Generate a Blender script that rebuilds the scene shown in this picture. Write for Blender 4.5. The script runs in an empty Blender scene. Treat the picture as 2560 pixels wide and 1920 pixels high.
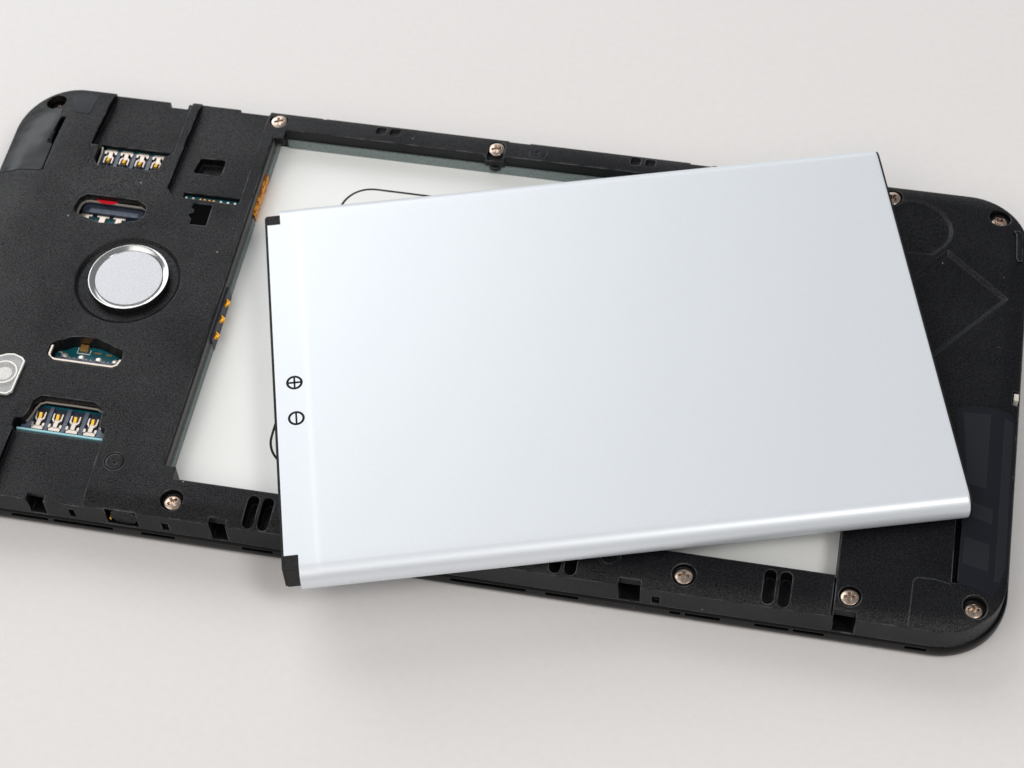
import bpy, bmesh, math, random
from mathutils import Vector, Matrix
from mathutils.bvhtree import BVHTree
random.seed(7)
SC = bpy.context.scene
COL = SC.collection
MM = 0.001          # the scene is modelled in millimetres and linked in metres
TOP = 8.0           # height of the phone's back above the table, mm

# ------------------------------------------------------------------ camera
cam_d = bpy.data.cameras.new('camera')
cam = bpy.data.objects.new('camera', cam_d)
COL.objects.link(cam)
cam.matrix_world = Matrix(((0.98225581, -0.13368279, 0.13153872, 38.0316 * MM),
                           (0.18478491, 0.80975148, -0.55691747, -166.0747 * MM),
                           (-0.03206339, 0.57134179, 0.82008566, (243.2826 + TOP) * MM),
                           (0, 0, 0, 1)))
cam_d.sensor_width = 36.0
cam_d.lens = 5248.37 / 2560 * 36.0
cam_d.clip_start = 0.01
cam_d.clip_end = 20.0
cam_d.dof.use_dof = True
cam_d.dof.focus_distance = 0.283
cam_d.dof.aperture_fstop = 64.0
SC.camera = cam

# ------------------------------------------------------------------ light
SC.view_settings.view_transform = 'Standard'
SC.view_settings.look = 'None'
SC.view_settings.exposure = 0.0
SC.view_settings.gamma = 1.0
world = bpy.data.worlds.new('World')
SC.world = world
world.use_nodes = True
bg = world.node_tree.nodes['Background']
bg.inputs[0].default_value = (0.93, 0.96, 1.0, 1)
bg.inputs[1].default_value = 0.26


def softbox(name, direction, dist, size, power, color, target=(-0.005, 0.007, 0.008)):
    d = bpy.data.lights.new(name, 'AREA')
    d.shape = 'RECTANGLE'
    d.size, d.size_y = size
    d.energy = power
    d.color = color
    o = bpy.data.objects.new(name, d)
    COL.objects.link(o)
    v = Vector(direction).normalized()
    t = Vector(target)
    o.location = t + v * dist
    o.rotation_euler = (-v).to_track_quat('-Z', 'Y').to_euler()
    return o


softbox('studio_softbox_back', (-0.50, 0.58, 0.65), 0.75, (0.52, 0.48), 1.9, (0.985, 0.99, 1.0))
softbox('studio_softbox_left', (-0.73, 0.54, 0.42), 0.75, (0.40, 0.20), 0.75, (0.98, 0.99, 1.0))
softbox('studio_softbox_top', (0.46, -0.30, 0.84), 0.75, (0.18, 0.22), 1.5, (1.0, 0.965, 0.93))
softbox('studio_softbox_front', (-0.25, -0.60, 0.76), 1.00, (1.0, 0.60), 3.0, (1.0, 0.94, 0.895))
softbox('ceiling_bounce', (-0.42, -0.14, 0.90), 0.85, (0.42, 0.42), 0.75, (1.0, 0.96, 0.93))  # added lamp standing in for bounce off the unseen ceiling
softbox('studio_softbox_low_back', (-0.15, 0.92, 0.34), 0.90, (0.70, 0.18), 0.55, (0.96, 0.98, 1.0))


# ------------------------------------------------------------------ materials
def mat(name, color, rough=0.5, metal=0.0, grain=0.0, grain_scale=5000, bump=0.0, bevel=0.0,
        mottle=0.0, mottle_scale=120, spec=0.5, trans=0.0, coat=0.0, specgrain=0.0, edge_highlight=0.0, alpha=1.0, dust=0.0, dust_scale=260, wave=0.0, wave_scale=60, ior=1.5):
    m = bpy.data.materials.new(name)
    m.use_nodes = True
    nt = m.node_tree
    N, Lk = nt.nodes, nt.links
    b = N['Principled BSDF']
    b.inputs['Roughness'].default_value = rough
    b.inputs['Metallic'].default_value = metal
    b.inputs['Specular IOR Level'].default_value = spec
    b.inputs['Transmission Weight'].default_value = trans
    b.inputs['Coat Weight'].default_value = coat
    b.inputs['IOR'].default_value = ior
    b.inputs['Alpha'].default_value = alpha
    tc = N.new('ShaderNodeTexCoord')
    col = None
    rgb = N.new('ShaderNodeRGB')
    rgb.outputs[0].default_value = (*color, 1)
    col = rgb.outputs[0]

    def noise(scale, detail=2.0):
        n = N.new('ShaderNodeTexNoise')
        n.inputs['Scale'].default_value = scale
        n.inputs['Detail'].default_value = detail
        Lk.new(tc.outputs['Object'], n.inputs['Vector'])
        return n.outputs['Fac']

    def modulate(col, fac, lo, hi):
        r = N.new('ShaderNodeMapRange')
        r.inputs['From Min'].default_value = 0.3
        r.inputs['From Max'].default_value = 0.7
        r.inputs['To Min'].default_value = lo
        r.inputs['To Max'].default_value = hi
        Lk.new(fac, r.inputs['Value'])
        v = N.new('ShaderNodeVectorMath')
        v.operation = 'SCALE'
        Lk.new(col, v.inputs[0])
        Lk.new(r.outputs[0], v.inputs['Scale'])
        return v.outputs[0]

    g = noise(grain_scale) if (grain or bump or specgrain) else None
    if specgrain:
        sr = N.new('ShaderNodeMapRange')
        sr.inputs['From Min'].default_value = 0.30
        sr.inputs['From Max'].default_value = 0.72
        sr.inputs['To Min'].default_value = spec * (1 - specgrain)
        sr.inputs['To Max'].default_value = spec * (1 + specgrain * 1.25)
        Lk.new(g, sr.inputs['Value'])
        smu = N.new('ShaderNodeMapRange')      # faint smudges of handling
        smu.inputs['From Min'].default_value = 0.35
        smu.inputs['From Max'].default_value = 0.65
        smu.inputs['To Min'].default_value = 0.82
        smu.inputs['To Max'].default_value = 1.22
        Lk.new(noise(95, 4), smu.inputs['Value'])
        sm = N.new('ShaderNodeMath'); sm.operation = 'MULTIPLY'
        Lk.new(sr.outputs[0], sm.inputs[0]); Lk.new(smu.outputs[0], sm.inputs[1])
        Lk.new(sm.outputs[0], b.inputs['Specular IOR Level'])
    if grain:
        col = modulate(col, g, 1 - grain, 1 + grain)
    if mottle:
        col = modulate(col, noise(mottle_scale, 3), 1 - mottle, 1 + mottle)
    if dust:          # sparse pale specks of dust
        vo = N.new('ShaderNodeTexVoronoi')
        vo.inputs['Scale'].default_value = dust_scale
        Lk.new(tc.outputs['Object'], vo.inputs['Vector'])
        sx = N.new('ShaderNodeSeparateColor')
        Lk.new(vo.outputs['Color'], sx.inputs[0])
        th = N.new('ShaderNodeMath'); th.operation = 'MULTIPLY'; th.inputs[1].default_value = 0.05
        pw = N.new('ShaderNodeMath'); pw.operation = 'POWER'; pw.inputs[1].default_value = 3.0
        Lk.new(sx.outputs[0], pw.inputs[0]); Lk.new(pw.outputs[0], th.inputs[0])
        lt = N.new('ShaderNodeMath'); lt.operation = 'LESS_THAN'
        Lk.new(vo.outputs['Distance'], lt.inputs[0]); Lk.new(th.outputs[0], lt.inputs[1])
        fm = N.new('ShaderNodeMath'); fm.operation = 'MULTIPLY'; fm.inputs[1].default_value = abs(dust)
        Lk.new(lt.outputs[0], fm.inputs[0])
        dm = N.new('ShaderNodeMix'); dm.data_type = 'RGBA'
        Lk.new(fm.outputs[0], dm.inputs['Factor']); Lk.new(col, dm.inputs[6])
        dm.inputs[7].default_value = (0.6, 0.58, 0.54, 1) if dust > 0 else (0.42, 0.38, 0.34, 1)
        col = dm.outputs[2]
    Lk.new(col, b.inputs['Base Color'])
    nrm = None
    if bevel:
        bv = N.new('ShaderNodeBevel')
        bv.samples = 6
        bv.inputs['Radius'].default_value = bevel * MM
        nrm = bv.outputs[0]
        if edge_highlight:      # highlights of sharp edges painted paler into the colour, with some rubbing
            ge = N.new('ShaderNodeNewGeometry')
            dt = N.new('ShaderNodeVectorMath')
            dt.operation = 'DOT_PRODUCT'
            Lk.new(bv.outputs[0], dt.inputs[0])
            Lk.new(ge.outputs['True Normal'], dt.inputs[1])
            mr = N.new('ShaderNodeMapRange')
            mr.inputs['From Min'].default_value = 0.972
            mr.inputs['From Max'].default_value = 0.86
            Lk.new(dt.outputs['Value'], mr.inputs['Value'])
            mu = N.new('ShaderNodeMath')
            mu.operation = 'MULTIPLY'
            mu.inputs[1].default_value = edge_highlight
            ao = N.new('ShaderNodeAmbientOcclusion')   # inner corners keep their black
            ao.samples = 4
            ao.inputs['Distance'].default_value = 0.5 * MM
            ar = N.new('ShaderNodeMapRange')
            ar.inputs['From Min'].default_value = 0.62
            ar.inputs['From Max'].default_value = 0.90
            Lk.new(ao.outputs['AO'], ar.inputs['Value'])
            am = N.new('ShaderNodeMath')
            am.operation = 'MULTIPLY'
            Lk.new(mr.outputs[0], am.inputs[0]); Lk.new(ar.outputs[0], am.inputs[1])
            nr = N.new('ShaderNodeMapRange')           # noise breaks up the painted highlight along each edge
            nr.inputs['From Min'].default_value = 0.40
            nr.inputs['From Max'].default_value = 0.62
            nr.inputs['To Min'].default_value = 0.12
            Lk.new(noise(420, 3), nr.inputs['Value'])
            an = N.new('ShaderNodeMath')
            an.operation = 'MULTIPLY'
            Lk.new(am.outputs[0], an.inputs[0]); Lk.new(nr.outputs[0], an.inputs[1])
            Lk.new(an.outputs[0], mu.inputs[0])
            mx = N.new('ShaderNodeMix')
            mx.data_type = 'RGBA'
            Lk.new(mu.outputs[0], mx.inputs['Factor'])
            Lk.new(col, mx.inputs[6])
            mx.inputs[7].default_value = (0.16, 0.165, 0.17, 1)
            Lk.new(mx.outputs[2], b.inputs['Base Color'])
    if wave:
        bw = N.new('ShaderNodeBump')
        bw.inputs['Strength'].default_value = wave
        bw.inputs['Distance'].default_value = 0.001
        Lk.new(noise(wave_scale, 1.5), bw.inputs['Height'])
        if nrm:
            Lk.new(nrm, bw.inputs['Normal'])
        nrm = bw.outputs[0]
    if bump:
        bp = N.new('ShaderNodeBump')
        bp.inputs['Strength'].default_value = bump
        bp.inputs['Distance'].default_value = 0.00012
        Lk.new(g, bp.inputs['Height'])
        if nrm:
            Lk.new(nrm, bp.inputs['Normal'])
        nrm = bp.outputs[0]
    if nrm:
        Lk.new(nrm, b.inputs['Normal'])
    return m


M = {}
M['plastic'] = mat('matte black textured plastic', (0.0042, 0.0045, 0.0058), 0.38, spec=0.205, grain=0.3, specgrain=0.8, grain_scale=6400, bump=0.45, bevel=0.32, edge_highlight=1.0, dust=0.5, dust_scale=330)
M['gloss'] = mat('glossy black glass and bezel', (0.0025, 0.0025, 0.003), 0.24, spec=0.15, dust=0.6, dust_scale=420, bevel=0.15, grain=0.3, grain_scale=1500)
M['seam'] = mat('seam painted highlight', (0.035, 0.037, 0.040), 0.35, spec=0.45, grain=0.5, grain_scale=2500)  # paler than the shell: the plate edge's highlight put into the colour
M['tape'] = mat('smooth dark adhesive tape', (0.007, 0.0085, 0.011), 0.26, spec=0.20, bevel=0.05, wave=0.8, wave_scale=140)
M['tape_flat'] = mat('flat dark antenna tape', (0.010, 0.012, 0.017), 0.36, spec=0.18, bevel=0.05, wave=0.08, wave_scale=200)
M['tape_strip'] = mat('bluish dark antenna foil', (0.012, 0.0145, 0.019), 0.34, spec=0.36, bevel=0.05)
M['ink'] = mat('flat black ink', (0.002, 0.002, 0.0025), 0.8, spec=0.03)
M['floor'] = mat('white display backing sheet', (0.875, 0.89, 0.872), 0.42, mottle=0.015, mottle_scale=60)
M['rim'] = mat('grey green steel tray edge', (0.20, 0.245, 0.24), 0.42, metal=0.35, grain=0.2, grain_scale=2500, bump=0.15, bevel=0.08)
M['rimgrey'] = mat('grey board edge', (0.10, 0.10, 0.10), 0.5, grain=0.2, grain_scale=2000)
M['pcb'] = mat('teal circuit board', (0.003, 0.095, 0.125), 0.35, mottle=0.25, mottle_scale=900)
M['pcb_edge'] = mat('bright teal board edge', (0.30, 0.62, 0.68), 0.3)
M['navy'] = mat('dark navy connector plastic', (0.018, 0.025, 0.045), 0.38, grain=0.3, grain_scale=1500, bevel=0.06)
M['slate'] = mat('slate blue connector plastic', (0.085, 0.105, 0.155), 0.42, grain=0.25, grain_scale=1500, bevel=0.06)
M['nickel'] = mat('nickel contact', (0.50, 0.44, 0.385), 0.26, metal=0.7, bevel=0.08)
M['shell'] = mat('stamped steel shell', (0.62, 0.55, 0.48), 0.36, metal=0.6, bevel=0.06)
M['gold'] = mat('gold contact', (0.95, 0.55, 0.06), 0.3, metal=0.45, bevel=0.06)
M['brass'] = mat('orange gold spring pin', (0.90, 0.42, 0.03), 0.25, metal=0.6, bevel=0.08)
M['solder'] = mat('solder dot', (0.85, 0.83, 0.78), 0.25, metal=0.6)
M['copper'] = mat('copper pad', (0.75, 0.42, 0.14), 0.3, metal=0.8)
M['screw'] = mat('rose nickel screw', (0.56, 0.445, 0.365), 0.26, metal=1.0, bevel=0.10, grain=0.12, grain_scale=1800)
M['ring'] = mat('polished steel ring', (0.66, 0.66, 0.65), 0.16, metal=1.0, bevel=0.10)
M['pad'] = mat('fine silver sensor face', (0.60, 0.61, 0.64), 0.50, metal=0.35, grain=0.10, grain_scale=4500, bump=0.10)
M['red'] = mat('red liquid sticker', (0.80, 0.012, 0.03), 0.35)
M['flexdark'] = mat('dark flex cable', (0.03, 0.033, 0.036), 0.4)
M['clear'] = mat('clear moulded lens', (0.88, 0.89, 0.89), 0.06, alpha=0.22, spec=0.9, bevel=0.10)
M['dome'] = mat('milky clear dome', (0.88, 0.88, 0.86), 0.05, alpha=0.14, spec=0.9, bevel=0.06)
M['led'] = mat('grey lens seat', (0.15, 0.155, 0.16), 0.3, mottle=0.4, mottle_scale=700)
M['ledchip'] = mat('white led chip', (0.92, 0.91, 0.84), 0.3)
M['lensdark'] = mat('dark lens groove', (0.05, 0.05, 0.06), 0.3)
M['beige'] = mat('beige ceramic chip', (0.62, 0.60, 0.52), 0.4)
M['foil'] = mat('satin silver battery foil', (0.80, 0.842, 0.886), 0.41, metal=0.31, grain=0.01, grain_scale=2600, wave=0.05, wave_scale=55)
M['cap'] = mat('black grained battery cap', (0.011, 0.0105, 0.010), 0.55, spec=0.25, grain=0.6, grain_scale=2600, bump=0.5, bevel=0.12)
M['print'] = mat('black printed ink', (0.016, 0.014, 0.013), 0.6, spec=0.08)
M['silk'] = mat('white silkscreen', (0.75, 0.80, 0.80), 0.5)
M['table'] = mat('warm white table laminate', (0.78, 0.765, 0.754), 0.55, dust=-0.35, dust_scale=75, mottle=0.004, mottle_scale=12, grain=0.012, grain_scale=900, spec=0.35)

# orange flex cable with a printed dark mesh
fx = mat('orange polyimide flex', (0.95, 0.36, 0.01), 0.35)
nt = fx.node_tree
vor = nt.nodes.new('ShaderNodeTexVoronoi')
vor.inputs['Scale'].default_value = 1500
tcx = nt.nodes.new('ShaderNodeTexCoord')
nt.links.new(tcx.outputs['Object'], vor.inputs['Vector'])
rmp = nt.nodes.new('ShaderNodeValToRGB')
rmp.color_ramp.elements[0].color = (1.0, 0.42, 0.005, 1)
rmp.color_ramp.elements[0].position = 0.45
rmp.color_ramp.elements[1].color = (0.42, 0.11, 0.0, 1)
rmp.color_ramp.elements[1].position = 0.62
nt.links.new(vor.outputs['Distance'], rmp.inputs[0])
nt.links.new(rmp.outputs[0], nt.nodes['Principled BSDF'].inputs['Base Color'])
M['flex'] = fx


# ------------------------------------------------------------------ helpers
def round_poly(pts, r, seg=5):
    """corner-rounded copy of a polygon; r is one radius or one per corner"""
    n = len(pts)
    rs = r if isinstance(r, (list, tuple)) else [r] * n
    out = []
    for i in range(n):
        p = Vector(pts[i]); a = Vector(pts[i - 1]); b = Vector(pts[(i + 1) % n])
        u = (a - p); v = (b - p)
        lu, lv = u.length, v.length
        u.normalize(); v.normalize()
        ang = u.angle(v)
        if rs[i] <= 0 or ang > math.pi - 0.05:
            out.append((p.x, p.y)); continue
        t = min(rs[i] / math.tan(ang / 2), lu * 0.49, lv * 0.49)
        rr = t * math.tan(ang / 2)
        c = p + (u + v).normalized() * (rr / math.sin(ang / 2))
        s = p + u * t - c
        e = p + v * t - c
        a0 = math.atan2(s.y, s.x); a1 = math.atan2(e.y, e.x)
        da = (a1 - a0 + math.pi) % (2 * math.pi) - math.pi
        for k in range(seg + 1):
            q = a0 + da * k / seg
            out.append((c.x + rr * math.cos(q), c.y + rr * math.sin(q)))
    return out


def area2(p):
    return sum(p[i - 1][0] * p[i][1] - p[i][0] * p[i - 1][1] for i in range(len(p)))


def ccw(p):
    return list(p) if area2(p) > 0 else list(reversed(p))


def circle(cx, cy, r, n=32, a0=0.0):
    return [(cx + r * math.cos(a0 + 2 * math.pi * i / n), cy + r * math.sin(a0 + 2 * math.pi * i / n)) for i in range(n)]


def rect(x0, x1, y0, y1, r=0.0, seg=5):
    p = [(x0, y0), (x1, y0), (x1, y1), (x0, y1)]
    return round_poly(p, r, seg) if r else p


def capsule(cx, y0, y1, w, n=8):
    r = w / 2
    return [(cx + r * math.cos(math.pi + math.pi * i / n), y0 + r + r * math.sin(math.pi + math.pi * i / n)) for i in range(n + 1)] + \
           [(cx + r * math.cos(math.pi * i / n), y1 - r + r * math.sin(math.pi * i / n)) for i in range(n + 1)]


def loft(bm, rings, cap0=True, cap1=True):
    """rings: lists of equal length of 3D points, wound counter-clockwise seen from +Z, listed from bottom to top"""
    vs = [[bm.verts.new(p) for p in ring] for ring in rings]
    n = len(vs[0])
    for a, b in zip(vs[:-1], vs[1:]):
        for i in range(n):
            j = (i + 1) % n
            bm.faces.new((a[i], a[j], b[j], b[i]))
    if cap0:
        bm.faces.new(list(reversed(vs[0])))
    if cap1:
        bm.faces.new(vs[-1])
    return bm


def prism(bm, poly, z0, z1):
    p = ccw(poly)
    return loft(bm, [[(x, y, z0) for x, y in p], [(x, y, z1) for x, y in p]])


def inset_poly(poly, d):
    p = ccw(poly); n = len(p); out = []
    for i in range(n):
        a = Vector(p[i - 1]); b = Vector(p[i]); c = Vector(p[(i + 1) % n])
        e1 = (b - a); e2 = (c - b)
        n1 = Vector((-e1.y, e1.x)).normalized(); n2 = Vector((-e2.y, e2.x)).normalized()
        m = n1 + n2
        if m.length < 1e-6:
            m = n1
        m.normalize()
        k = d / max(0.35, m.dot(n1))
        out.append((b.x + m.x * k, b.y + m.y * k))
    return out


def frustum(bm, poly, z0, z1, slope):
    """recess cutter: floor polygon at z0 inset by slope, opening at z = 0, straight above it"""
    p = ccw(poly)
    q = inset_poly(p, slope)
    k = inset_poly(p, -slope * z1 / abs(z0)) if z1 > 0 else p
    return loft(bm, [[(x, y, z0) for x, y in q], [(x, y, z1) for x, y in k]])


def box(bm, x0, x1, y0, y1, z0, z1):
    return prism(bm, rect(x0, x1, y0, y1), z0, z1)


def extrude_x(bm, prof, x0, x1):
    """profile in (y, z)"""
    p = ccw(prof)
    va = [bm.verts.new((x0, y, z)) for y, z in p]
    vb = [bm.verts.new((x1, y, z)) for y, z in p]
    n = len(p)
    for i in range(n):
        j = (i + 1) % n
        bm.faces.new((va[i], va[j], vb[j], vb[i]))
    bm.faces.new(list(reversed(va)))
    bm.faces.new(vb)
    return bm


def lathe(bm, prof, cx, cy, n=40):
    """prof: (radius, z) pairs; radius 0 at an end closes it"""
    rings = []
    for r, z in prof:
        if r <= 1e-6:
            rings.append([bm.verts.new((cx, cy, z))])
        else:
            rings.append([bm.verts.new((cx + r * math.cos(2 * math.pi * i / n), cy + r * math.sin(2 * math.pi * i / n), z)) for i in range(n)])
    for a, b in zip(rings[:-1], rings[1:]):
        for i in range(n):
            j = (i + 1) % n
            if len(a) == 1 and len(b) == 1:
                continue
            if len(a) == 1:
                bm.faces.new((a[0], b[j], b[i]))
            elif len(b) == 1:
                bm.faces.new((a[i], a[j], b[0]))
            else:
                bm.faces.new((a[i], a[j], b[j], b[i]))
    bmesh.ops.recalc_face_normals(bm, faces=bm.faces[:])
    return bm


def tube(bm, pts, r, n=8):
    """round bar along a 3D polyline"""
    P = [Vector(p) for p in pts]
    rings = []
    for i, p in enumerate(P):
        t = (P[min(i + 1, len(P) - 1)] - P[max(i - 1, 0)]).normalized()
        u = t.cross(Vector((0, 0, 1)))
        if u.length < 1e-4:
            u = t.cross(Vector((0, 1, 0)))
        u.normalize(); w = u.cross(t)
        rings.append([bm.verts.new(p + (u * math.cos(2 * math.pi * k / n) + w * math.sin(2 * math.pi * k / n)) * r) for k in range(n)])
    for a, b in zip(rings[:-1], rings[1:]):
        for k in range(n):
            bm.faces.new((a[k], a[(k + 1) % n], b[(k + 1) % n], b[k]))
    bm.faces.new(list(reversed(rings[0]))); bm.faces.new(rings[-1])
    bmesh.ops.recalc_face_normals(bm, faces=bm.faces[:])
    return bm


def ribbon(bm, pts, width, z0, z1, closed=False):
    """flat band of even width along a 2D polyline, with thickness"""
    P = [Vector(p) for p in pts]; n = len(P); Lp, Rp = [], []
    for i in range(n):
        a = P[i - 1] if (i > 0 or closed) else P[0]
        b = P[(i + 1) % n] if (i < n - 1 or closed) else P[-1]
        t = (b - a).normalized(); s = Vector((-t.y, t.x)) * (width / 2)
        Lp.append(P[i] + s); Rp.append(P[i] - s)
    v = [[bm.verts.new((q.x, q.y, z)) for q in S] for S, z in ((Lp, z0), (Rp, z0), (Rp, z1), (Lp, z1))]
    for i in range(n if closed else n - 1):
        j = (i + 1) % n
        for k in range(4):
            a, b = v[k], v[(k + 1) % 4]
            bm.faces.new((a[i], a[j], b[j], b[i]))
    if not closed:
        bm.faces.new([v[k][0] for k in range(4)]); bm.faces.new([v[k][-1] for k in range(4)])
    bmesh.ops.recalc_face_normals(bm, faces=bm.faces[:])
    return bm


def finish(me, smooth):
    if smooth:
        for p in me.polygons:
            p.use_smooth = True
        me.set_sharp_from_angle(angle=math.radians(smooth))


def link(name, me, parent):
    o = bpy.data.objects.new(name, me)
    COL.objects.link(o)
    if parent is not None:
        o.parent = parent
    return o


def obj(name, bm, m, parent, smooth=0, dz=TOP, loc=None, label=None):
    """one mesh object; bm is in millimetres, z = 0 at the phone's back (dz lifts it off the table)"""
    me = bpy.data.meshes.new(name)
    bm.normal_update()
    bm.to_mesh(me); bm.free()
    me.transform(Matrix.Scale(MM, 4) @ Matrix.Translation((0, 0, dz)))
    me.materials.append(M[m])
    finish(me, smooth)
    o = link(name, me, parent)
    if loc:
        o.location = Vector(loc) * MM
    if label:
        o['label'] = label
    return o


def B():
    return bmesh.new()


def carve(bm, cutters):
    """subtract cutter bmeshes (mm); cutters whose boxes do not meet are joined into one operation"""
    me = bpy.data.meshes.new('blank')
    bm.to_mesh(me); bm.free()
    base = bpy.data.objects.new('blank', me)
    COL.objects.link(base)
    groups = []
    for c in cutters:
        xs = [v.co for v in c.verts]
        lo = [min(v[k] for v in xs) - 0.02 for k in range(3)]
        hi = [max(v[k] for v in xs) + 0.02 for k in range(3)]
        for g in groups:
            if all(any(hi[k] < l[k] or lo[k] > h[k] for k in range(3)) for l, h, _ in g):
                g.append((lo, hi, c)); break
        else:
            groups.append([(lo, hi, c)])
    tmp = []
    for g in groups:
        cm = bpy.data.meshes.new('cut')
        j = B()
        for _, _, c in g:
            bmesh.ops.recalc_face_normals(c, faces=c.faces[:])
            t = bpy.data.meshes.new('t'); c.to_mesh(t); c.free()
            j.from_mesh(t); bpy.data.meshes.remove(t)
        j.to_mesh(cm); j.free()
        co = bpy.data.objects.new('cut', cm)
        COL.objects.link(co)
        md = base.modifiers.new('b', 'BOOLEAN')
        md.operation = 'DIFFERENCE'; md.solver = 'EXACT'; md.object = co
        tmp.append(co)
    dg = bpy.context.evaluated_depsgraph_get()
    dg.update()
    res = bpy.data.meshes.new_from_object(base.evaluated_get(dg))
    out = B(); out.from_mesh(res)
    for o in tmp + [base]:
        d = o.data
        bpy.data.objects.remove(o); bpy.data.meshes.remove(d)
    bpy.data.meshes.remove(res)
    return out


def root(name, label, cat, loc, rz=0.0):
    o = bpy.data.objects.new(name, None)
    o.empty_display_size = 0.01
    COL.objects.link(o)
    o.location = Vector(loc) * MM
    o.rotation_euler = (0, 0, rz)
    o['label'] = label; o['category'] = cat
    return o


# ------------------------------------------------------------------ the table
bm = B()
prism(bm, rect(-900, 900, -600, 900), -12, 0)
t = obj('tabletop', bm, 'table', None, dz=0)
t['kind'] = 'structure'

# ------------------------------------------------------------------ the phone
phone = root('smartphone', 'opened black smartphone lying face down with its back cover off and an empty battery bay', 'smartphone', (0, 0, 0))

X0, X1, Y0, Y1 = -86.9, 69.35, -30.0, 44.4


def outline(l, o, r, z, seg=14):
    """rounded rectangle of the phone, inset by l at the left end and o elsewhere"""
    p = round_poly([(X0 + l, Y0 + o), (X1 - o, Y0 + o), (X1 - o, Y1 - o), (X0 + l, Y1 - o)], r, seg)
    return [(x, y, z) for x, y in p]


body = B()
rings = [outline(0, 0, 9.0, -4.75)]
K = 12
for k in range(K + 1):
    tt = k / K
    rings.append(outline(8.0 * tt, 3.0 * tt, 9.0 - 1.5 * tt, -0.74 * (1 - tt) ** 2))
loft(body, rings)
for v in body.verts:          # the left end falls away more
    if v.co.z > -4 and v.co.x < X0 + 8.5:
        v.co.z -= 0.75 * ((X0 + 8.5 - v.co.x) / 8.5) ** 2
bmesh.ops.triangulate(body, faces=[f for f in body.faces if len(f.verts) > 4])
t_me = bpy.data.meshes.new('t'); body.to_mesh(t_me)
surf = BVHTree.FromBMesh(body)


def zat(x, y):
    h = surf.ray_cast(Vector((x, y, 10)), Vector((0, 0, -1)))
    return h[0].z if h[0] else -0.7


cut = []


def cp(poly, z0, z1=1.0):
    c = B(); prism(c, poly, z0, z1); cut.append(c)


def cf(poly, z0, slope, z1=0.8):
    c = B(); frustum(c, poly, z0, z1, slope); cut.append(c)


def cx(prof, x0, x1):
    c = B(); extrude_x(c, prof, x0, x1); cut.append(c)


BAY = [(-46.15, -22.15), (-44.3, -22.15), (-44.2, -24.1), (47.1, -24.1), (47.1, 40.63), (-9.75, 40.63), (-9.95, 40.05),
       (-12.9, 40.05), (-13.3, 40.63), (-44.42, 40.63), (-44.42, 38.85), (-46.15, 38.85)]
cp(round_poly(BAY, 0.18, 3), -4.0)
# upper SIM pocket, its window; the card pocket, its window and hole
SIM = [(-73.85, 33.15), (-60.5, 33.35), (-60.5, 46), (-73.05, 46), (-73.1, 43.5)]
cp(SIM, -1.25)
SIMW = [(-72.6, 34.2), (-72.55, 30.4), (-71.6, 29.2), (-62.8, 29.35), (-62.0, 29.75), (-61.75, 32.3), (-60.75, 33.2), (-60.75, 34.2)]
cp(round_poly(SIMW, [0, .3, .6, .4, .3, .4, .1, 0], 4), -2.9)
SD = [(-59.0, 46), (-59.55, 26.35), (-58.3, 25.0), (-48.0, 24.75), (-47.87, 25.6), (-47.87, 46)]
cp(round_poly(SD, [0, .3, .3, .3, .3, 0], 4), -1.0)
cp(rect(-57.1, -48.1, 24.85, 26.75), -2.4)
cp(rect(-46.1, -44.3, 38.6, 40.55), -3.99, -1.5)
cp(rect(-72.4, -61.0, 33.4, 36.0), -2.88, -1.85)
cp(round_poly([(-56.85, 30.65), (-52.4, 30.65), (-52.35, 33.9), (-56.4, 33.75)], 0.45, 4), -2.6)
ICON = [(-54.7, 24.05), (-51.75, 24.15), (-51.7, 20.05), (-54.25, 20.0), (-54.25, 21.1), (-54.9, 21.6), (-54.85, 22.0), (-54.25, 22.4), (-54.3, 22.9), (-54.75, 23.1)]
cp(round_poly(ICON, [.2, .3, .2, .1, .1, .1, .1, .1, .1, .1], 3), -0.22)
# two oval windows and the lower SIM window with its pocket
OV1 = [(-72.2, 19.7), (-72.65, 20.6), (-72.35, 22.5), (-71.4, 23.4), (-63.3, 23.4), (-61.65, 22.4), (-61.5, 20.6), (-62.1, 19.6), (-65.4, 18.4), (-68.0, 18.25), (-70.4, 18.95)]
cp(round_poly(OV1, 0.7, 4), -3.2)
OV2 = [(-68.15, -6.4), (-68.1, -4.6), (-67.3, -3.95), (-66.6, -3.75), (-65.6, -3.05), (-63.8, -2.68), (-61.7, -2.8), (-59.8, -3.35), (-58.5, -3.9), (-57.3, -4.2), (-57.1, -5.6), (-57.3, -6.9), (-58.1, -7.5), (-66.8, -7.5)]
cp(round_poly(OV2, 0.6, 4), -3.0)
SW = [(-69.3, -19.3), (-69.3, -17.75), (-68.2, -17.65), (-67.75, -16.5), (-67.6, -14.6), (-66.7, -13.55), (-58.7, -13.5), (-57.3, -14.4), (-57.0, -17.2), (-55.95, -17.6), (-55.9, -19.3)]
cp(round_poly(SW, [0, .3, .3, .5, .8, .9, 1.2, 1.2, .3, .3, 0], 5), -3.0)
cp([(-69.05, -18.9), (-69.25, -31), (-55.6, -31), (-55.85, -18.9)], -1.15)
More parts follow.
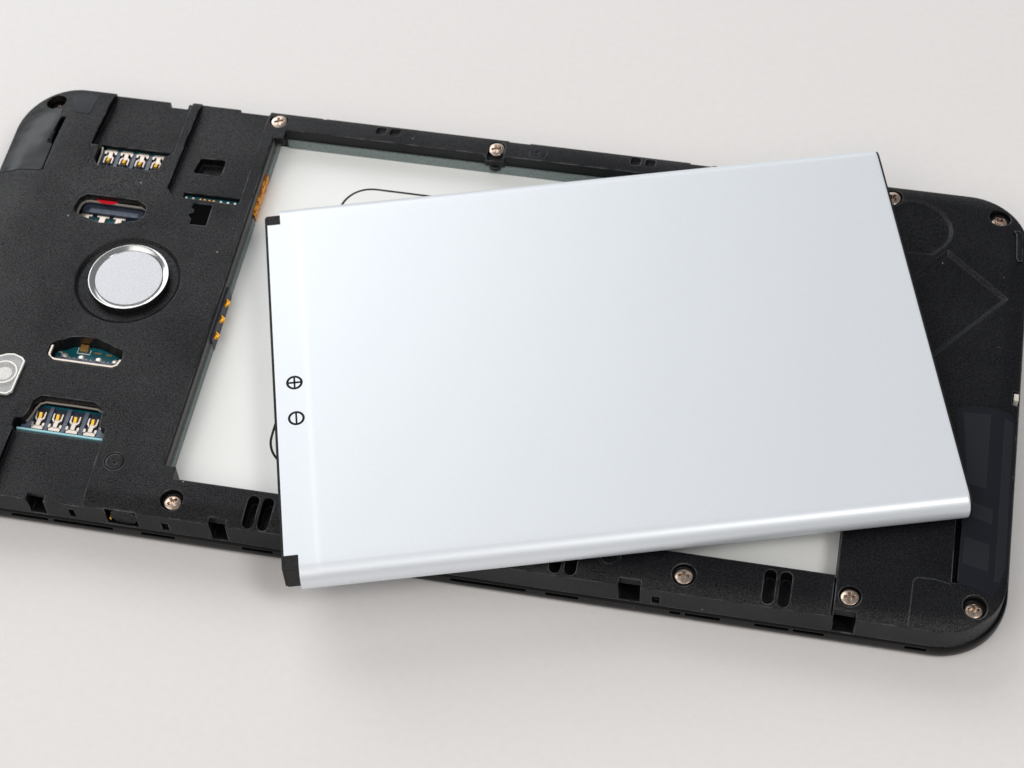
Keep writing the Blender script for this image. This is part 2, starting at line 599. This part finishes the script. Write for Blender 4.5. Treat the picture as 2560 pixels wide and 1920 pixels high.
# screw holes
SCREWS = [(-82.0, 41.1, -2.5, 0.2), (-46.05, 42.4, -0.42, 0.35), (-11.5, 42.15, -0.42, 0.3), (48.95, 42.0, -0.45, 0.9), (64.9, 40.55, -1.25, 0.5),
          (49.1, -26.95, -0.40, 0.1), (65.25, -25.75, -1.15, 0.15), (27.2, -27.35, -0.55, 0.05), (-43.45, -27.35, -0.85, 0.75)]
for i, (x, y, z, a) in enumerate(SCREWS):
    if i == 2:
        cp(round_poly([(-12.7, 39.8), (-10.2, 39.8), (-10.2, 43.7), (-12.7, 43.7)], [0, 0, 1.2, 1.2], 5), z - 0.35)
    else:
        cp(circle(x, y, 1.62 if i in (8, 7, 0, 4, 6) else 1.48, 28), z - 0.35)
# moulding marks
for x, y, r in ((-53.1, -22.7, 1.45), (17.0, -26.2, 1.5), (-5.2, 42.3, 1.5)):
    c = B(); lathe(c, [(r - 0.26, 0.6), (r - 0.26, -0.16), (r, -0.16), (r, 0.6), (r - 0.26, 0.6)], x, y, 28); cut.append(c)
    cp(circle(x + 0.1, y - 0.15, 0.32, 10), -0.12)
# twin slots along the rails
for x, y0, y1, z in ((-32.25, -29.85, -24.9, -2.2), (-30.15, -29.85, -24.95, -2.2), (38.5, -29.65, -24.7, -2.2), (40.6, -29.75, -24.7, -2.2), (10.05, -29.7, -24.8, -2.2), (12.15, -29.7, -24.8, -2.2),
                     (-29.85, 42.0, 43.95, -0.9), (-27.65, 42.1, 43.95, -0.9), (9.95, 42.05, 43.95, -0.9), (12.2, 42.1, 43.95, -0.9)):
    cp(capsule(x, y0, y1, 1.6) if z < -1 else rect(x - 0.78, x + 0.78, y0, y1, 0.45), z)
# fingerprint recess, loudspeaker recess, square recess
cf(circle(-60.4, 8.25, 7.95, 56), -0.40, 0.62)
cf([(-74.9, 17.0), (-59.7, 17.0), (-59.7, 34.0), (-74.9, 34.0)], -0.12, 1.1)
cf([(-70.6, -20.2), (-54.4, -20.2), (-54.4, -12.2), (-66.0, -12.2), (-70.6, -16.6)], -0.10, 0.9)
spk = [(49.3, 41.4), (51.6, 42.0), (53.6, 41.9), (55.3, 41.1), (56.8, 39.9), (57.8, 38.3), (58.2, 36.8), (58.1, 35.3), (57.4, 33.9), (55.6, 31.8), (46, 31.2), (46.2, 39)]
cf(spk, -0.28, 0.42)
cf([(57.76, 33.1), (47.8, 21.4), (57.0, 13.5), (66.9, 25.45)], -0.38, 0.60)
# seam of the lower module and long black slot beside the antenna tape
cp(rect(46.86, 47.12, -31, -23.6), -0.75)
cp([(61.95, -12.6), (62.75, -12.6), (62.7, -22.35), (63.1, -22.6), (62.0, -22.75)], -2.2)
cp([(-80.05, 37.9), (-79.3, 37.95), (-79.6, 32.1), (-80.7, 32.4)], -2.4)
cp(rect(-79.75, -79.55, 26.9, 32.5), -0.25)
# clip notches in the near long side
for x0, x1 in ((-63.9, -61.4), (-37.7, -35.3), (18.75, 21.75), (47.25, 50.2)):
    cx([(-31, 1.0), (-29.05, 1.0), (-29.0, -1.9), (-31, -1.9)], x0, x1)
    cx([(-31, -1.85), (-26.5, -1.85), (-26.5, -4.55), (-31, -4.55)], x0 + 0.1, x1)
for x0, x1, z0, z1 in ((-58.0, -57.15, -4.2, -2.3), (-44.7, -43.65, -4.2, -2.3), (23.35, 24.4, -4.3, -2.4)):
    cx([(-31, z1), (-29.3, z1), (-29.3, z0), (-31, z0)], x0, x1)
cx([(-31, -0.75), (-28.8, -0.75), (-28.8, -4.5), (-31, -4.5)], -52.6, -48.1)
# steps along the far long side
cp(rect(-13.1, -9.7, 39.8, 40.6), -3.99, -2.05)
cp(rect(-64.3, -61.3, 43.4, 46), -6)
cp(rect(-52.8, -48, 43.9, 46), -6)
cp(rect(-9.9, -6.6, 44.12, 46), -6)
cp(rect(18.2, 21.6, 44.05, 46), -6)
cp(rect(-39.5, -38.9, 44.2, 46), -6)
# dimples and a gap at the right end
for y in (1.85, -4.6, -10.3, -13.4):
    cp(circle(68.75, y, 0.36, 12), -1.4)
cp(rect(68.35, 70.5, 7.3, 9.7, 0.2), -2.6)
# stepped wall in the bay under the far rail
body = carve(body, cut)
bmesh.ops.dissolve_degenerate(body, dist=1e-4, edges=body.edges[:])
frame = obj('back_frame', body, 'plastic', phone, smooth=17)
wn = frame.modifiers.new('weighted_normals', 'WEIGHTED_NORMAL')
wn.keep_sharp = True

# glossy front half with the narrow slots along its side
fp = B()
FX0, FX1, FY0, FY1 = -87.2, 70.05, -30.05, 44.5


def fr(o, z, r=9.4):
    return [(x, y, z) for x, y in round_poly([(FX0 + o, FY0 + o), (FX1 - o, FY0 + o), (FX1 - o, FY1 - o), (FX0 + o, FY1 - o)], r, 14)]


loft(fp, [fr(0.9, -7.95), fr(0.35, -7.75), fr(0.05, -7.2), fr(0.0, -6.6), fr(0.0, -5.35), fr(0.12, -5.05), fr(0.45, -4.9)])
cut = []
for x0, x1 in ((-67, -61.6), (-60.8, -52.2), (-48.1, -43.2), (-33.6, -29.2), (-12, -8.5), (-4.2, 6.2), (8.9, 13.4), (25.8, 27.3), (27.9, 32.6), (37.2, 41.8), (42.4, 46.5), (57.1, 60)):
    cx([(-31, -5.55), (-29.2, -5.55), (-29.2, -6.25), (-31, -6.25)], x0, x1)
fp = carve(fp, cut)
obj('front_panel', fp, 'gloss', phone, smooth=30)

# floor of the battery bay with its printed outline
bm = B(); prism(bm, rect(-46.1, 47.05, -24.0, 41.1), -4.2, -3.97)
floor = obj('bay_floor', bm, 'floor', phone)
line = round_poly([(-33.6, -17.2), (39.5, -17.2), (39.5, 34.27), (-33.6, 34.27)], 4.6, 14)
bm = B(); ribbon(bm, line, 0.34, -3.968, -3.955, closed=True)
obj('printed_line', bm, 'print', floor)

# walls of the bay: steel tray edge and board edge
bm = B(); box(bm, -44.38, 47.05, 40.36, 40.62, -3.97, -2.15)
obj('tray_edge', bm, 'rim', phone)
bm = B(); lathe(bm, [(0, -2.85), (1.0, -2.85), (1.0, -2.04), (0, -2.04)], -11.45, 40.75, 20)
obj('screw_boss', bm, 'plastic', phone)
bm = B(); box(bm, -46.13, -45.72, -22.1, 24.6, -3.97, -2.4)
obj('tray_edge', bm, 'rim', phone)
bm = B(); box(bm, -46.13, -45.68, 33.3, 40.5, -3.97, -2.3)
obj('tray_edge', bm, 'rim', phone)
bm = B(); box(bm, -46.13, -45.98, -22.1, 38.8, -2.3, -0.75)
obj('board_edge', bm, 'rimgrey', phone)
bm = B(); prism(bm, [(-46.1, 33.2), (-45.62, 33.0), (-45.60, 24.75), (-46.1, 25.2)], -3.6, -2.05)
obj('flex_cable', bm, 'flex', phone)

# spring pins of the battery connector
bm = B(); box(bm, -46.12, -45.62, 0.6, 10.4, -3.9, -1.4)
hous = obj('pin_housing', bm, 'navy', phone)
for y in (7.95, 4.95, 1.95):
    bm = B()
    tri = round_poly([(-45.85, y + 0.75), (-44.95, y + 0.1), (-44.95, y - 0.25), (-45.75, y - 0.72)], 0.1, 2)
    n = len(tri)
    prism(bm, tri, -2.3, -1.95)
    ribbon(bm, inset_poly(tri, 0.06), 0.2, -1.95, -1.8, closed=True)
    pin = obj('spring_pin', bm, 'brass', hous)

# ---- screws, one mesh shared by all
bm = B()
lathe(bm, [(0, -0.35), (1.22, -0.35), (1.27, -0.02), (1.2, 0.10), (0.95, 0.19), (0.5, 0.25), (0, 0.27)], 0, 0, 32)
cr = []
for a in (0, 1):
    c = B()
    L_, w_ = 0.90, 0.20
    d = [(-L_, -w_), (L_, -w_), (L_, w_), (-L_, w_)] if a == 0 else [(-w_, -L_), (w_, -L_), (w_, L_), (-w_, L_)]
    inn = [(x * 0.55, y) for x, y in d] if a == 0 else [(x, y * 0.55) for x, y in d]
    loft(c, [[(x, y, -0.32) for x, y in inn], [(x, y, 0.5) for x, y in d]])
    cr.append(c)
bm = carve(bm, cr)
first = None
for i, (x, y, z, a) in enumerate(SCREWS):
    if first is None:
        first = obj('screw', bm, 'screw', phone, smooth=32, dz=0)
        o = first
    else:
        o = first.copy(); COL.objects.link(o)
    o.location = Vector((x, y, z + TOP)) * MM
    o.rotation_euler = (random.uniform(-.04, .04), random.uniform(-.04, .04), a)

# ---- fingerprint sensor
bm = B(); lathe(bm, [(5.04, 0.22), (5.80, 0.45), (5.94, 0.54), (5.95, 0.66), (5.90, 0.72), (5.79, 0.72), (5.10, 0.36), (5.04, 0.22)], -60.22, 8.45, 72)
sensor = obj('fingerprint_sensor', bm, 'ring', phone, smooth=30)
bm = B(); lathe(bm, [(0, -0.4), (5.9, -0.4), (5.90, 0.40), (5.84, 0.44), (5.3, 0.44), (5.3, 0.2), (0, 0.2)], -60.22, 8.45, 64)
obj('sensor_gap_dark', bm, 'cap', sensor, smooth=30)  # added black base that paints in the dark gap under the ring
bm = B(); lathe(bm, [(0, 0.26), (4.96, 0.26), (5.0, 0.36), (4.92, 0.41), (0, 0.42)], -60.22, 8.45, 64)
obj('sensor_pad', bm, 'pad', sensor, smooth=30)

# ---- boards seen through the windows
bm = B(); box(bm, -72.35, -61.05, 29.4, 35.9, -2.87, -2.5)
obj('circuit_board', bm, 'pcb', phone)
bm = B(); box(bm, -72.2, -61.9, 18.3, 23.3, -3.19, -2.95)
obj('circuit_board', bm, 'pcb', phone)
bm = B(); box(bm, -68.0, -57.2, -7.45, -2.75, -2.99, -2.65)
board2 = obj('circuit_board', bm, 'pcb', phone)
bm = B(); box(bm, -69.2, -56.0, -19.25, -13.6, -2.99, -2.65)
obj('circuit_board', bm, 'pcb', phone)
bm = B(); box(bm, -57.0, -48.2, 24.9, 26.7, -2.39, -1.8)
board1 = obj('circuit_board', bm, 'pcb', phone)
for x, k in zip((-56.73, -55.61, -54.43, -53.76, -53.04, -52.34, -51.22, -50.11, -48.98), 'wwooooww' + 'w'):
    bm = B(); lathe(bm, [(0, -1.8), (0.30, -1.8), (0.28, -1.6), (0.16, -1.48), (0, -1.44)], x, 26.15, 14)
    obj('solder_dot' if k == 'w' else 'copper_pad', bm, 'solder' if k == 'w' else 'copper', board1, smooth=40)


# ---- SIM contacts: stamped nickel frame with a gold-tipped tongue
def contact_bm():
    b = B()
    z0, z1 = -0.10, 0.03
    # foot plate, two outer ears, two rails that fork at the middle, centre tongue
    prism(b, [(-0.85, 0.0), (0.85, 0.0), (0.86, 0.42), (0.45, 0.62), (-0.45, 0.62), (-0.86, 0.42)], z0, z1)
    prism(b, round_poly([(-0.98, 0.35), (-0.60, 0.55), (-0.62, 0.95), (-0.86, 1.15), (-1.0, 0.9)], 0.08, 2), z0, z1 + 0.12)
    prism(b, round_poly([(0.60, 0.55), (0.98, 0.35), (1.0, 0.9), (0.86, 1.15), (0.62, 0.95)], 0.08, 2), z0, z1 + 0.12)
    prism(b, [(-0.30, 0.55), (0.30, 0.55), (0.34, 1.45), (0.26, 2.1), (-0.26, 2.1), (-0.34, 1.45)], z0, z1 + 0.08)
    for s in (-1, 1):
        prism(b, [(s * 0.32, 1.25), (s * 0.50, 1.5), (s * 0.74, 1.75), (s * 0.74, 2.85), (s * 0.52, 2.85), (s * 0.50, 1.95), (s * 0.30, 1.6)], z0, z1 + 0.16)
    bmesh.ops.recalc_face_normals(b, faces=b.faces[:])
    return b


def tip_bm():
    b = B()
    loft(b, [[(-0.26, 1.75, 0.0), (0.26, 1.75, 0.0), (0.28, 2.7, 0.0), (-0.28, 2.7, 0.0)],
             [(-0.22, 1.8, 0.16), (0.22, 1.8, 0.16), (0.2, 2.6, 0.42), (-0.2, 2.6, 0.42)]])
    return b


def sim_connector(xs, y_foot, direction, z, x0, x1, ya, yb):
    bm = B(); box(bm, x0, x1, ya, yb, z - 0.52, z - 0.42)
    conn = obj('sim_connector', bm, 'navy', phone)
    for xa, xb in zip([x0] + [x + 1.0 for x in xs], [x - 1.0 for x in xs] + [x1]):
        if xb - xa > 0.1:
            bm = B(); box(bm, xa, xb, ya, yb, z - 0.42, z + 0.02)
            obj('rib', bm, 'slate', conn)
    return conn


cmesh = tmesh = None
for xs, yf, sgn, z, ex in (([-70.9, -68.35, -65.8, -63.2], 34.0, -1, -1.95, (-72.35, -61.7, 29.3, 33.75)),
                           ([-66.4, -63.85, -61.25, -58.65], -18.1, 1, -1.95, (-68.7, -56.1, -18.15, -14.2))):
    conn = sim_connector(xs, yf, sgn, z, *ex)
    for x in xs:
        if cmesh is None:
            c = obj('contact', contact_bm(), 'nickel', conn, dz=0); cmesh = c.data
            g = obj('contact_tip', tip_bm(), 'gold', conn, dz=0); tmesh = g.data
        else:
            c = link('contact', cmesh, conn); g = link('contact_tip', tmesh, conn)
        for q in (c, g):
            q.location = Vector((x, yf, z + TOP)) * MM
            q.rotation_euler = (0, 0, 0 if sgn > 0 else math.pi)
    if sgn < 0:
        bm = B(); tube(bm, [(-72.45, 33.9, -1.55), (-72.25, 33.5, -1.45), (-72.15, 32.6, -1.45), (-72.1, 29.4, -1.45)], 0.14)
        obj('shell_edge', bm, 'shell', conn, smooth=40)
    else:
        pts = [(-69.0, -17.55), (-68.5, -17.5), (-67.95, -17.1), (-67.6, -16.3), (-67.35, -15.0), (-66.95, -14.1), (-66.2, -13.72), (-62, -13.68), (-58.6, -13.72), (-57.6, -14.15), (-57.2, -15.0), (-57.15, -17.0)]
        bm = B(); ribbon(bm, pts, 0.22, -1.75, -1.5)
        obj('shell_edge', bm, 'shell', conn)
bm = B(); box(bm, -69.0, -55.95, -18.85, -18.55, -1.9, -1.35)
obj('board_edge', bm, 'pcb_edge', phone, label='bright teal board edge along the lower card slot')

# ---- connector seen through the upper oval window
bm = B(); prism(bm, round_poly([(-72.1, 21.35), (-63.0, 21.35), (-62.0, 22.2), (-62.2, 23.3), (-71.9, 23.3)], 0.3, 3), -2.95, -2.1)
con = obj('board_connector', bm, 'navy', phone)
bm = B(); box(bm, -70.9, -63.2, 21.42, 22.25, -2.1, -2.02)
obj('connector_top', bm, 'slate', con)
pts = [(-72.35, 19.9), (-72.4, 21.2), (-72.25, 22.3), (-71.9, 22.95), (-71.1, 23.2), (-67, 23.15), (-62.9, 23.1), (-62.1, 22.8), (-61.75, 22.2)]
bm = B(); ribbon(bm, pts, 0.26, -1.75, -1.45)
obj('shell_edge', bm, 'shell', con)
bm = B(); prism(bm, round_poly([(-70.3, 23.75), (-69.9, 23.2), (-69.0, 22.85), (-67.6, 22.85), (-66.9, 23.2), (-66.6, 23.75)], 0.1, 2), -1.42, -1.3)
obj('red_sticker', bm, 'red', con)
for x, gold in ((-71.2, 1), (-68.55, 0), (-66.0, 0)):
    bm = B()
    prism(bm, [(x - 0.95, 21.3), (x + 0.95, 21.3), (x + 0.95, 20.95), (x + 0.45, 20.95), (x + 0.4, 18.6), (x - 0.45, 18.6), (x - 0.5, 20.95), (x - 0.95, 20.95)], -2.94, -2.4)
    obj('connector_leg', bm, 'gold' if gold and False else 'nickel', con)

# ---- parts seen through the lower oval window
bm = B(); prism(bm, [(-67.6, -6.6), (-57.4, -6.6), (-57.4, -5.35), (-67.6, -5.35)], -2.65, -2.0)
strip = obj('connector_strip', bm, 'slate', board2)
for x in (-66.5, -63.95, -61.3, -58.8):
    bm = B(); lathe(bm, [(0, -2.65), (0.62, -2.65), (0.55, -2.35), (0.3, -2.12), (0, -2.08)], x, -4.95, 12)
    obj('solder_blob', bm, 'solder', board2, smooth=25)
    for dx in (0.85, 1.5):
        bm = B(); box(bm, x + dx - 0.11, x + dx + 0.11, -5.4, -5.0, -2.64, -2.35)
        obj('connector_lead', bm, 'nickel', board2)
    bm = B(); lathe(bm, [(0.2, -2.0), (0.2, -1.93), (0.3, -1.93), (0.3, -2.0), (0.2, -2.0)], x + 0.15, -5.65, 14)
    obj('moulded_ring', bm, 'navy', board2)
bm = B(); box(bm, -64.5, -63.3, -3.7, -2.8, -2.65, -2.0)
obj('chip', bm, 'copper', board2)
bm = B(); ribbon(bm, [(-64.9, -3.0), (-64.9, -4.0), (-63.0, -4.0), (-63.0, -3.2)], 0.14, -2.65, -2.63)
obj('silkscreen_mark', bm, 'silk', board2)
bm = B(); ribbon(bm, [(-67.8, -4.2), (-67.1, -4.2), (-67.1, -4.9)], 0.14, -2.65, -2.63)
obj('silkscreen_mark', bm, 'silk', board2)
for x0, x1, y in ((-62.4, -61.3, -3.7), (-60.6, -59.7, -3.8), (-59.2, -58.3, -4.5)):
    bm = B(); box(bm, x0, x1, y, y + 0.22, -2.65, -2.58)
    obj('copper_pad', bm, 'copper', board2)
pts = [(-67.8, -4.8), (-67.85, -6.3), (-67.5, -6.95), (-66.8, -7.15), (-58.2, -7.15), (-57.6, -6.75), (-57.3, -5.8)]
bm = B(); ribbon(bm, pts, 0.30, -0.5, -0.12)
obj('shell_edge', bm, 'shell', phone)

# ---- headphone socket, chip at the right end
bm = B()
prof = [(1.9 * math.cos(q * math.pi / 12), -2.65 + 1.75 * math.sin(q * math.pi / 12)) for q in range(24)]
va = [bm.verts.new((-50.1 + p, -29.75, z)) for p, z in prof]
vb = [bm.verts.new((-50.1 + p, -28.7, z)) for p, z in prof]
for i in range(24):
    j = (i + 1) % 24
    bm.faces.new((va[i], va[j], vb[j], vb[i]))
bm.faces.new(va); bm.faces.new(list(reversed(vb)))
bmesh.ops.recalc_face_normals(bm, faces=bm.faces[:])
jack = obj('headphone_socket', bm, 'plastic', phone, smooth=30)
bm = B(); box(bm, -52.35, -52.1, -29.7, -29.2, -3.9, -3.5)
obj('spring_contact', bm, 'gold', jack)
bm = B(); box(bm, 68.6, 69.25, 8.2, 9.3, -2.4, -0.55)
obj('chip', bm, 'beige', phone)
bm = B(); prism(bm, round_poly([(66.9, 38.3), (67.9, 38.3), (68.35, 37.8), (68.55, 32.75), (67.9, 32.55), (67.6, 33.2), (67.4, 37.6)], 0.15, 2), -0.9, 0.02)
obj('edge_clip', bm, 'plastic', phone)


# ---- tapes that follow the shell
def drape(name, poly, m, lift=0.05, cuts=5, parent=phone, label=None):
    b = B()
    f = b.faces.new([b.verts.new((x, y, 0)) for x, y in ccw(poly)])
    bmesh.ops.triangulate(b, faces=[f])
    for _ in range(3):
        long = [e for e in b.edges if e.calc_length() > 1.1]
        if not long:
            break
        bmesh.ops.subdivide_edges(b, edges=long, cuts=1, use_grid_fill=True)
        bmesh.ops.triangulate(b, faces=b.faces[:])
    for v in b.verts:
        v.co.z = zat(v.co.x, v.co.y) + lift
    ext = bmesh.ops.extrude_face_region(b, geom=b.faces[:])
    for v in [g for g in ext['geom'] if isinstance(g, bmesh.types.BMVert)]:
        v.co.z += 0.0
    for v in set(v for f in b.faces for v in f.verts) - set(g for g in ext['geom'] if isinstance(g, bmesh.types.BMVert)):
        v.co.z -= 0.12 + lift * 0.5
    bmesh.ops.recalc_face_normals(b, faces=b.faces[:])
    return obj(name, b, m, parent, smooth=35, label=label)


drape('antenna_tape', round_poly([(-86.3, 35.6), (-85.3, 38.6), (-84.0, 40.2), (-83.3, 39.4), (-82.0, 39.3), (-80.45, 39.55), (-80.1, 37.9), (-80.75, 32.4), (-79.75, 32.1), (-79.8, 27.0), (-80.2, 26.7), (-83.4, 26.75), (-86.5, 26.2)], 0.2, 2), 'tape', 0.07,
      label='crumpled glossy black tape around the rounded corner')
drape('antenna_tape', round_poly([(-79.85, 42.3), (-79.3, 43.6), (-75.4, 43.7), (-75.75, 39.3), (-76.15, 38.95), (-78.2, 39.05)], 0.15, 2), 'tape_flat', 0.05)
tp = drape('antenna_tape', round_poly([(60.8, 5.0), (63.4, 5.95), (66.4, 5.95), (68.3, 5.6), (68.95, 4.6), (69.15, -10), (69.1, -19.5), (68.4, -22.2), (67.4, -23.75), (63.2, -22.75), (62.75, -22.2), (62.8, -12.5), (61.9, -8)], 0.2, 2), 'tape_flat', 0.05,
           label='long dark tape along the rounded short end')
for poly in ([(67.5, 4.6), (68.7, 4.2), (68.85, -19), (68.2, -21.6), (67.5, -21.6)], [(63.2, -15.4), (66.6, -16.2), (66.6, -20.4), (63.2, -19.5)], [(64.0, -9.8), (66.7, -10.6), (66.7, -12.9), (64.0, -12.2)],
             [(61.8, 4.6), (65.6, 4.8), (65.6, -7.4), (63.0, -7.0)]):
    drape('tape_strip', poly, 'tape_strip', 0.075, parent=tp)
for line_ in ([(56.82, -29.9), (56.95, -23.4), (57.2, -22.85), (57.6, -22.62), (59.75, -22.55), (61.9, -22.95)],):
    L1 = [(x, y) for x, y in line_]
    drape('seam_highlight', L1 + [(x + (0.17 if i < 3 else 0.1), y - (0.0 if i < 2 else 0.15)) for i, (x, y) in reversed(list(enumerate(L1)))], 'seam', 0.05)  # thin pale strip added to read as a line of light

# ---- printed card mark (sunk)
bm = B(); prism(bm, inset_poly(round_poly(ICON, 0.08, 2), 0.02), -0.24, -0.19)
obj('card_mark', bm, 'ink', phone)

# ---- flash lens at the left edge of the picture
LENS = [(-74.6, -14.55), (-71.5, -14.55), (-70.85, -13.9), (-70.65, -8.5), (-71.2, -7.95), (-72.6, -7.5), (-73.6, -7.65), (-74.9, -8.3), (-75.6, -9.2), (-75.6, -13.6)]
bm = B(); prism(bm, round_poly(LENS, 0.3, 3), 0.01, 0.06)
seat = obj('flash_lens', bm, 'led', phone)
bm = B(); prism(bm, inset_poly(round_poly(LENS, 0.3, 3), 0.02), 0.08, 0.38)
obj('clear_window', bm, 'clear', seat)
bm = B(); lathe(bm, [(1.65, 0.39), (1.75, 0.62), (1.6, 0.70), (1.35, 0.55), (1.1, 0.48), (0.95, 0.6), (0.6, 0.72), (0, 0.78), (0, 0.39)], -73.1, -10.9, 32)
obj('lens_dome', bm, 'dome', seat, smooth=40)
bm = B(); ribbon(bm, circle(-73.1, -10.9, 1.85, 36), 0.26, 0.40, 0.46, closed=True)
obj('lens_ring', bm, 'ledchip', seat)
bm = B(); ribbon(bm, circle(-73.1, -10.9, 1.42, 36), 0.3, 0.062, 0.075, closed=True)
obj('lens_groove', bm, 'lensdark', seat)
bm = B(); ribbon(bm, [(-73.5, -8.5), (-72.9, -8.2), (-72.3, -8.4)], 0.35, 0.062, 0.075)
obj('moulding_mark', bm, 'lensdark', seat)
bm = B(); lathe(bm, [(0, 0.06), (1.1, 0.06), (1.1, 0.075), (0, 0.075)], -73.1, -10.9, 24)
obj('led_chip', bm, 'ledchip', seat)
bm = B(); ribbon(bm, inset_poly(round_poly(LENS, 0.3, 3), 0.15), 0.22, 0.382, 0.41, closed=True)
obj('lens_lip', bm, 'ledchip', seat)

# ------------------------------------------------------------------ the battery
bat = root('battery', 'flat silver phone battery lying askew across the opened black phone', 'battery', (10.72, 4.18, TOP + 0.02), math.radians(16.66))
T, W, XL, XR = 4.5, 63.87, -45.6, 45.55
r = T / 2


def section(w, t, n=18, flat=0.0):
    q = []
    R = t / 2
    for k in range(n + 1):
        a = -math.pi / 2 + math.pi * k / n
        q.append((w / 2 - R + R * math.cos(a), R + R * math.sin(a)))
    for k in range(n + 1):
        a = math.pi / 2 + math.pi * k / n
        q.append((-w / 2 + R + R * math.cos(a), R + R * math.sin(a)))
    return q


YT = 28.22           # half width of the tongue of wrap between the corner blocks
R_ = T / 2


def wrap_section():
    q = []
    n = 18
    for k in range(n + 1):
        a = -math.pi / 2 + math.pi * k / n
        q.append((W / 2 - R_ + R_ * math.cos(a), R_ + R_ * math.sin(a)))
    q += [(YT, T), (-YT, T)]
    for k in range(n + 1):
        a = math.pi / 2 + math.pi * k / n
        q.append((-W / 2 + R_ + R_ * math.cos(a), R_ + R_ * math.sin(a)))
    q += [(-YT, 0), (YT, 0)]
    return q


bm = B()
sec = wrap_section()
n = len(sec)
XS = XL + 1.9
vs = []
DIP = 0.08           # the wrap sits lower over the end cap
for x, s_, dp in [(XS, 0.0, DIP), (-41.7, 0.0, DIP), (-41.1, 0.0, DIP * 0.5), (-40.5, 0.0, 0.0)] + [(-40.5 + (XR + 40.2) * k / 10, 0.0, 0.0) for k in range(1, 11)] + [(XR - 0.12, 0.05, 0.0), (XR, 0.18, 0.0)]:
    vs.append([bm.verts.new((x, y * (1 - 2 * s_ / W), R_ + (z - R_) * (1 - s_ / 6) - (dp if z > R_ else 0) * (z - R_) / R_)) for y, z in sec])
for a, b in zip(vs[:-1], vs[1:]):
    for i in range(n):
        bm.faces.new((a[i], a[(i + 1) % n], b[(i + 1) % n], b[i]))
bm.faces.new(list(reversed(vs[-1])))
# shoulders behind the corner blocks, then the tongue
i1, i2, i3, i4 = 19, 20, n - 2, n - 1      # (YT,T) (-YT,T) (-YT,0) (YT,0)
bm.faces.new([vs[0][k] for k in ([i4] + list(range(0, 20)))])
bm.faces.new([vs[0][k] for k in range(i2, i3 + 1)])
e = [bm.verts.new((XL, y, z)) for y, z in ((YT, T - DIP), (-YT, T - DIP), (-YT, 0), (YT, 0))]
f = [vs[0][k] for k in (i1, i2, i3, i4)]
for k in range(4):
    bm.faces.new((e[k], e[(k + 1) % 4], f[(k + 1) % 4], f[k]))
bm.faces.new(e)
bmesh.ops.recalc_face_normals(bm, faces=bm.faces[:])
wrap = obj('foil_wrap', bm, 'foil', bat, smooth=30, dz=0)
wm = wrap.modifiers.new('weighted_normals', 'WEIGHTED_NORMAL')
wm.keep_sharp = True
# black end strip and corner blocks
bm = B()
prism(bm, round_poly([(-45.95, -30.3), (XL - 0.01, -30.3), (XL - 0.01, 29.95), (-45.75, 29.95), (-45.95, 29.5)], [.2, 0, 0, .2, .2], 3), 0.05, T - DIP - 0.04)
obj('end_cap', bm, 'cap', bat, dz=0)
for y0, y1 in ((-30.45, -28.25), (28.25, 30.0)):
    bm = B(); prism(bm, rect(XL, XL + 1.9, y0, y1), 0.05, T - DIP - 0.06)
    obj('corner_block', bm, 'cap', bat, dz=0)
bm = B(); 
loft(bm, [[(x, y, z) for y, z in section(W * 0.992, T * 0.97)] for x in (XR, XR + 0.28)])
bmesh.ops.recalc_face_normals(bm, faces=bm.faces[:])
for v in bm.verts:
    v.co.z += T * 0.015
obj('end_cap', bm, 'cap', bat, dz=0)


def mark(bars, cxm, cym, name):
    b = B()
    z0, z1 = T - DIP + 0.001, T - DIP + 0.012
    ribbon(b, circle(cxm, cym, 1.0, 36), 0.33, z0, z1, closed=True)
    # thick crown of the ring as printed
    arc = [(cxm + 1.0 * math.cos(q), cym + 1.0 * math.sin(q)) for q in [math.radians(58 + 64 * k / 8) for k in range(9)]]
    prism(b, arc, z0, z1 + 0.001)
    for p in bars:
        prism(b, p, z0, z1 + 0.002)
    return obj(name, b, 'print', bat, dz=0)


cx_, cy_ = -42.92, -0.48
mark([rect(cx_ - 0.13, cx_ + 0.13, cy_ - 0.95, cy_ + 0.95), rect(cx_ - 0.95, cx_ + 0.95, cy_ - 0.15, cy_ + 0.15)], cx_, cy_, 'plus_mark')
cx_, cy_ = -42.93, -6.5
mark([rect(cx_ - 0.13, cx_ + 0.13, cy_ - 0.95, cy_ + 0.95)], cx_, cy_, 'minus_mark')
